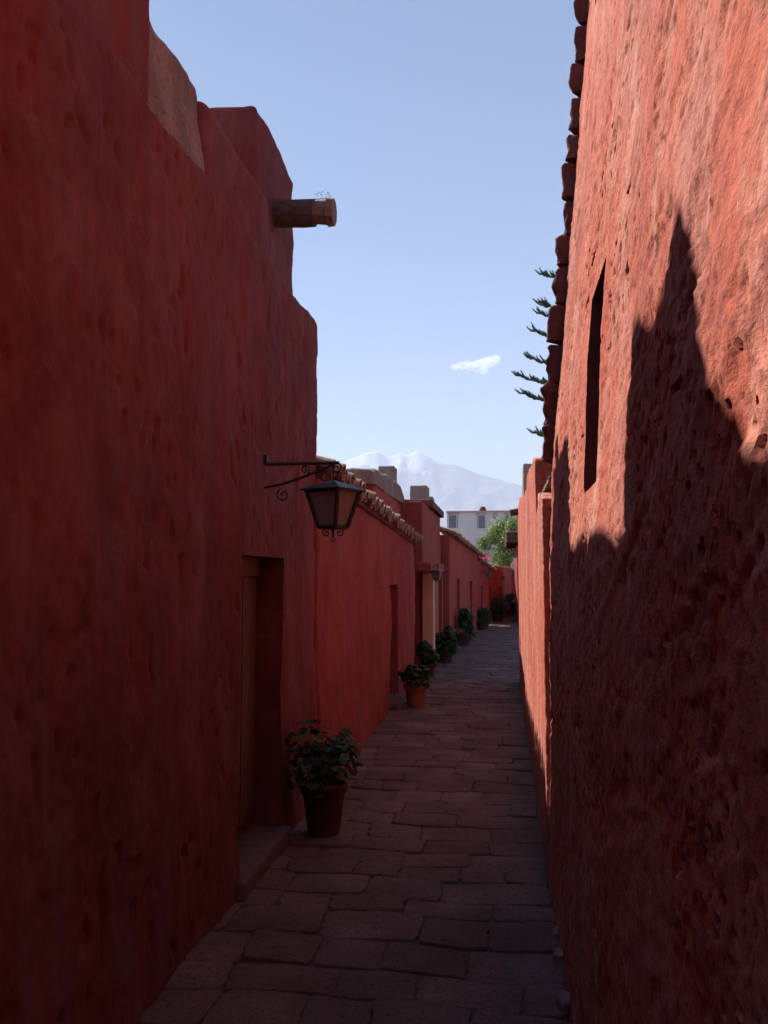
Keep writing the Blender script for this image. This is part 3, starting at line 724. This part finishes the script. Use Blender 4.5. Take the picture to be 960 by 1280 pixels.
# ------------------------------------------------------------------ pine behind the right wall
pine = empty('norfolk_pine', (2.55, 19, 0), label='tall pine whose tiered branch tips reach past the right wall', cat='tree')
MB().tube([(0, 0, 0), (.02, 0, 4), (0, .02, 8), (0, 0, 11.5)], [.24, .18, .1, .02], 10).build('trunk', M['bark'], pine, True)
rr = random.Random(21)
tips = [(4.72, 1.78), (5.62, 2.05), (6.03, 2.12), (6.45, 1.85), (7.1, 1.76), (7.5, 1.62), (7.75, 1.62), (8.45, 1.55), (9.1, 1.0), (9.8, .75), (10.5, .5), (11.1, .3)]
for z_, L_ in tips:
    nb = 6
    for k in range(nb):
        a = math.pi+(2*math.pi*k/nb)+(rr.uniform(-.12, .12) if k else rr.uniform(-.05, .05)); l = L_*(1 if k == 0 else rr.uniform(.75, 1))
        wood = MB(); fo = MB(); pts = []
        for i in range(9):
            t = i/8; pts.append(Vector((math.cos(a)*l*t, math.sin(a)*l*t, z_-.10*l*math.sin(t*2.6)*1.0+.12*l*t*t)))
        wood.tube(pts, [.03*(1-.85*i/8)+.003 for i in range(9)], 5); side = Vector((-math.sin(a), math.cos(a), 0))
        wood.build('limb', M['bark'], pine)
        def frond(p, d, ln, r_):
            q = p+d*ln; mid = p+d*ln*.5+Vector((0, 0, -.02)); fo.tube([p, mid, q+Vector((0, 0, .04))], [r_*1.1, r_*1.5, r_*.6], 5)
            for _ in range(int(ln*150)):
                t = rr.random(); s0 = p.lerp(q, t)+Vector((0, 0, .04*t)); dd = (d*.5+Vector((rr.gauss(0, 1), rr.gauss(0, 1), rr.gauss(.3, 1)))*.6).normalized()*.055
                pr = dd.cross(Vector((rr.random(), rr.random(), rr.random()))).normalized()*.004
                fo.add([s0-pr, s0+pr, s0+dd], [(0, 1, 2)])
        for i in range(int(l*20)):
            t = .25+.75*rr.random()**.8; k_ = t*8; i0 = min(int(k_), 7); p = pts[i0].lerp(pts[i0+1], k_-i0)
            d = (Vector((math.cos(a), math.sin(a), 0))*rr.uniform(.5, 1)+side*rr.choice((-1, 1))*rr.uniform(.2, .9)+Vector((0, 0, rr.uniform(.15, .65)))).normalized()
            frond(p, d, rr.uniform(.12, .26), .014)
        frond(pts[7], (pts[8]-pts[6]).normalized(), .28, .016)
        if k == 0: frond(pts[8], Vector((math.cos(a), math.sin(a), .35)).normalized(), .22, .016)
        fo.build('needles', M['pine'], pine)

# ------------------------------------------------------------------ leafy tree and buildings far off
def leafy_tree(loc, cr, ch, zc, n, label, seed, mat, leaf=.09):
    rr = random.Random(seed); t = empty('leafy_tree', loc, label=label, cat='tree')
    tr = MB().tube([(0, 0, 0), (.05, 0, zc*.45), (0, .03, zc)], [.16, .11, .06], 9)
    clumps = []
    for k in range(34):
        a = rr.uniform(0, 6.28); u = rr.uniform(-1, 1); q = rr.uniform(.35, .95)
        f = math.sqrt(max(0, 1-u*u)) if u > 0 else math.sqrt(max(0, 1-u*u*.7))
        c = Vector((math.cos(a)*cr*q*f, math.sin(a)*cr*q*f, zc+u*ch*.86*q)); clumps.append((c, rr.uniform(.22, .42)*cr))
        tr.tube([(0, 0, zc*.55+.3*rr.random()), tuple(c*.55+Vector((0, 0, zc*.45))), tuple(c)], [.04, .025, .008], 5)
    tr.build('trunk', M['bark'], t, True)
    V = []; F = []
    for k in range(n):
        c, q = rr.choice(clumps); d = Vector((rr.gauss(0, 1), rr.gauss(0, 1), rr.gauss(0, 1.1))).normalized()
        p = c+d*q*rr.random()**.75; nn = (d+Vector((rr.gauss(0, .7), rr.gauss(0, .7), rr.gauss(.3, .7)))).normalized()
        R = Matrix.Translation(p) @ nn.to_track_quat('Z', 'Y').to_matrix().to_4x4() @ Matrix.Rotation(rr.uniform(0, 6), 4, 'Z'); s = leaf*rr.uniform(.6, 1.3)
        i = len(V); V += [R @ Vector(v) for v in ((-s, 0, 0), (0, -s*.4, 0), (s, 0, .1*s), (0, s*.4, 0))]; F.append((i, i+1, i+2, i+3))
    link('crown', pymesh('crown', V, F), M[mat], t)
    return t
leafy_tree((.62, 52, 0), 2.0, 2.1, 3.55, 22000, 'feathery light green tree in front of the far white building', 31, 'tree')
leafy_tree((2.3, 50, 0), 1.5, 1.6, 3.0, 4000, 'second darker green tree to the right behind the end wall', 33, 'tree')
wb = empty('white_building', (0, 67, 0), label='far white flat roofed building with tall grey windows', cat='building')
X0 = -4.55
M_w = MB().box((X0, 67, 0), (8, 80, 6.62)).build('wall', M['bwhite']); P0(M_w, wb)
P0(MB().box((X0-.05, 66.9, 6.62), (8.1, 80.1, 6.74)).build('roof_edge', M['lintel']), wb)
P0(MB().lathe([(.28, 0), (.3, .2), (.22, .42), (.12, .5)], 10, (-1.68, 68.5, 6.7)).build('roof_tank', M['dark_stone'], smooth=True), wb)
def window(x0, x1, z0, z1, bars):
    f = MB(); y_ = 66.97; e_ = .05
    f.box((x0, y_-.04, z1-e_), (x1, y_+.02, z1)); f.box((x0, y_-.04, z0), (x1, y_+.02, z0+e_)); f.box((x0, y_-.035, z0), (x0+e_, y_+.02, z1)); f.box((x1-e_, y_-.035, z0), (x1, y_+.02, z1))
    for b_ in bars: f.box((x0+(x1-x0)*b_-.025, y_-.035, z0), (x0+(x1-x0)*b_+.025, y_+.02, z1))
    fo_ = f.build('window', M['bwhite']); P0(fo_, wb)
    p_ = MB().box((x0+.01, y_-.01, z0+.01), (x1-.01, y_+.015, z1-.01)).build('pane', M['win']); p_.parent = fo_
    P0(MB().box((x0-.05, y_-.06, z1+.002), (x1+.05, y_+.025, z1+.12)).build('lintel', M['lintel']), wb)
window(-4.43, -3.62, 5.32, 6.45, (.82,)); window(-2.17, -1.42, 5.27, 6.42, (.18,)); window(-.83, -.5, 6.0, 6.4, ()); window(.1, .5, 6.0, 6.4, ()); window(-2.2, -1.5, 3.98, 4.35, ())
window(1.2, 2.0, 5.3, 6.4, (.5,)); window(3.2, 4.0, 5.3, 6.4, (.5,))
tw_ = empty('tan_wall', (0, 60, 0), label='tan boundary wall below the far white building', cat='wall')
P0(bx('wall', (-8, 60, 0), (9, 60.4, 3.6), .6, .05, M['tan'], None), tw_)

# ------------------------------------------------------------------ mountain, cloud, haze
def mountain():
    D = 11000.; k = D/1030.
    # ridge: bearing (px right of the street axis) -> height
    rx = np.array([-900, -600, -420, -300, -232, -200, -186, -175, -158, -147, -131, -122, -109, -100, -81, -56, -25, 0, 20, 80, 180, 300, 500, 800])
    rz = np.array([40, 60, 85, 110, 128, 142, 148, 152, 156.5, 148.5, 150.5, 148.5, 154.5, 151, 140, 134, 122, 114, 109, 92, 70, 55, 45, 40])
    xs = np.linspace(-900, 800, 520); ys = np.linspace(-1, 1, 150)
    X, T = np.meshgrid(xs, ys, indexing='ij'); H = np.interp(X, rx, rz)
    P = np.stack((X.ravel()/55, T.ravel()*4.0, np.zeros(X.size)), 1)
    fall = np.clip(1-np.abs(T)**.85, 0, 1)
    n = (pn(P, (1, 1.6, 1), 101)*1.0+pn(P, (.5, .9, .5), 102)*.5+pn(P, (.22, .4, .2), 103)*.28+pn(P, (.1, .18, .1), 104)*.14).reshape(X.shape)
    rid = 1-np.abs(n)*2
    Z = H*fall+(rid-.55)*30*np.abs(T)**.6*fall*(H/150)+pn(P, (.14, 9, .1), 105).reshape(X.shape)*1.6*fall
    Z = (Z+3.5*fall)*k+EYE; Y = D+T*2400
    V = np.stack(((X*k*(Y/D)).ravel(), Y.ravel(), np.maximum(Z, -.1).ravel()), 1)
    na, nb = X.shape; i, j = np.meshgrid(np.arange(na-1), np.arange(nb-1), indexing='ij'); q = (i*nb+j).ravel()
    m, nt, b = newmat('rock_and_snow'); h = N(nt)
    ge = h.n('ShaderNodeNewGeometry'); sp = h.n('ShaderNodeSeparateXYZ'); nt.links.new(ge.outputs['Position'], sp.inputs[0])
    nz = h.noise(.0022, (1, 1, .55), detail=10, rough=.72)
    hgt = h.mul(h.mul(sp.outputs['Z'], 1/1650.), h.mul(nz, .95), 'ADD')
    snow = h.ramp(hgt, [(1.22/1.0 if False else .965, 0), (1.0, 1)])
    hh = h.mul(h.mul(hgt, 1, 'SUBTRACT'), 1, 'ADD')
    mr = h.n('ShaderNodeMapRange'); nt.links.new(h.mul(h.mul(sp.outputs['Z'], 1/1650.), h.mul(nz, .9), 'ADD'), mr.inputs[0])
    mr.inputs[1].default_value = 1.27; mr.inputs[2].default_value = 1.34
    east = h.n('ShaderNodeMapRange'); nt.links.new(sp.outputs['X'], east.inputs[0]); east.inputs[1].default_value = -700; east.inputs[2].default_value = -1050
    c = h.mix(h.mul(mr.outputs[0], east.outputs[0]), (.15, .13, .14), (.56, .58, .63)); nt.links.new(c, b.inputs['Base Color']); b.inputs['Roughness'].default_value = .95
    link('mountain', npmesh('mountain', V, np.stack((q, q+nb, q+nb+1, q+1), 1)), m, kind='structure')
mountain()
def cloud():
    D = 17000.; k = D/1030.
    vs = bpy.data.materials.new('cloud_vapour'); vs.use_nodes = True; nt = vs.node_tree; nt.nodes.remove(nt.nodes['Principled BSDF'])
    h = N(nt); pv = h.n('ShaderNodeVolumePrincipled'); pv.inputs['Color'].default_value = (1, 1, 1, 1); pv.inputs['Anisotropy'].default_value = .3
    n_ = h.noise(.008, detail=6, rough=.65); md_ = h.mul(h.ramp(n_, [(.40, 0), (.62, 1)]), .012); nt.links.new(md_, pv.inputs['Density'])
    nt.links.new(pv.outputs[0], nt.nodes['Material Output'].inputs['Volume'])
    mb = MB(); rr = random.Random(4)
    import bmesh
    bm_ = bmesh.new()
    for (px, pz, r_) in ((-58, 261, 5), (-50, 262, 6), (-42, 264, 7), (-34, 262, 8), (-27, 263, 9), (-20, 265, 9), (-13, 269, 8), (-8, 272, 6), (-22, 257, 6), (-33, 258, 5), (-6, 268, 4), (-40, 258, 4)):
        mtx = Matrix.Translation((px*k, D+rr.uniform(-80, 80), pz*k)) @ Matrix.Diagonal((r_*k*1.2, r_*k, r_*k*.8, 1))
        bmesh.ops.create_icosphere(bm_, subdivisions=4, radius=1, matrix=mtx)
    me = bpy.data.meshes.new('cloud'); bm_.to_mesh(me); bm_.free()
    o = link('cloud', me, vs, kind='structure')
    md = o.modifiers.new('remesh', 'REMESH'); md.mode = 'VOXEL'; md.voxel_size = 9
    tx = bpy.data.textures.new('puffs', 'CLOUDS'); tx.noise_scale = 90; tx.noise_depth = 3
    md = o.modifiers.new('puffs', 'DISPLACE'); md.texture = tx; md.strength = 75; md.mid_level = .55; md.texture_coords = 'LOCAL'
cloud()
hz = bpy.data.materials.new('haze'); hz.use_nodes = True; nt = hz.node_tree; nt.nodes.remove(nt.nodes['Principled BSDF'])
pv = nt.nodes.new('ShaderNodeVolumePrincipled'); pv.inputs['Color'].default_value = (.65, .76, .97, 1); pv.inputs['Density'].default_value = 1.3/11000; pv.inputs['Anisotropy'].default_value = 0
nt.links.new(pv.outputs[0], nt.nodes['Material Output'].inputs['Volume'])
MB().box((-13000, -6500, -2), (13000, 14500, 2000)).build('haze', hz, kind='stuff')
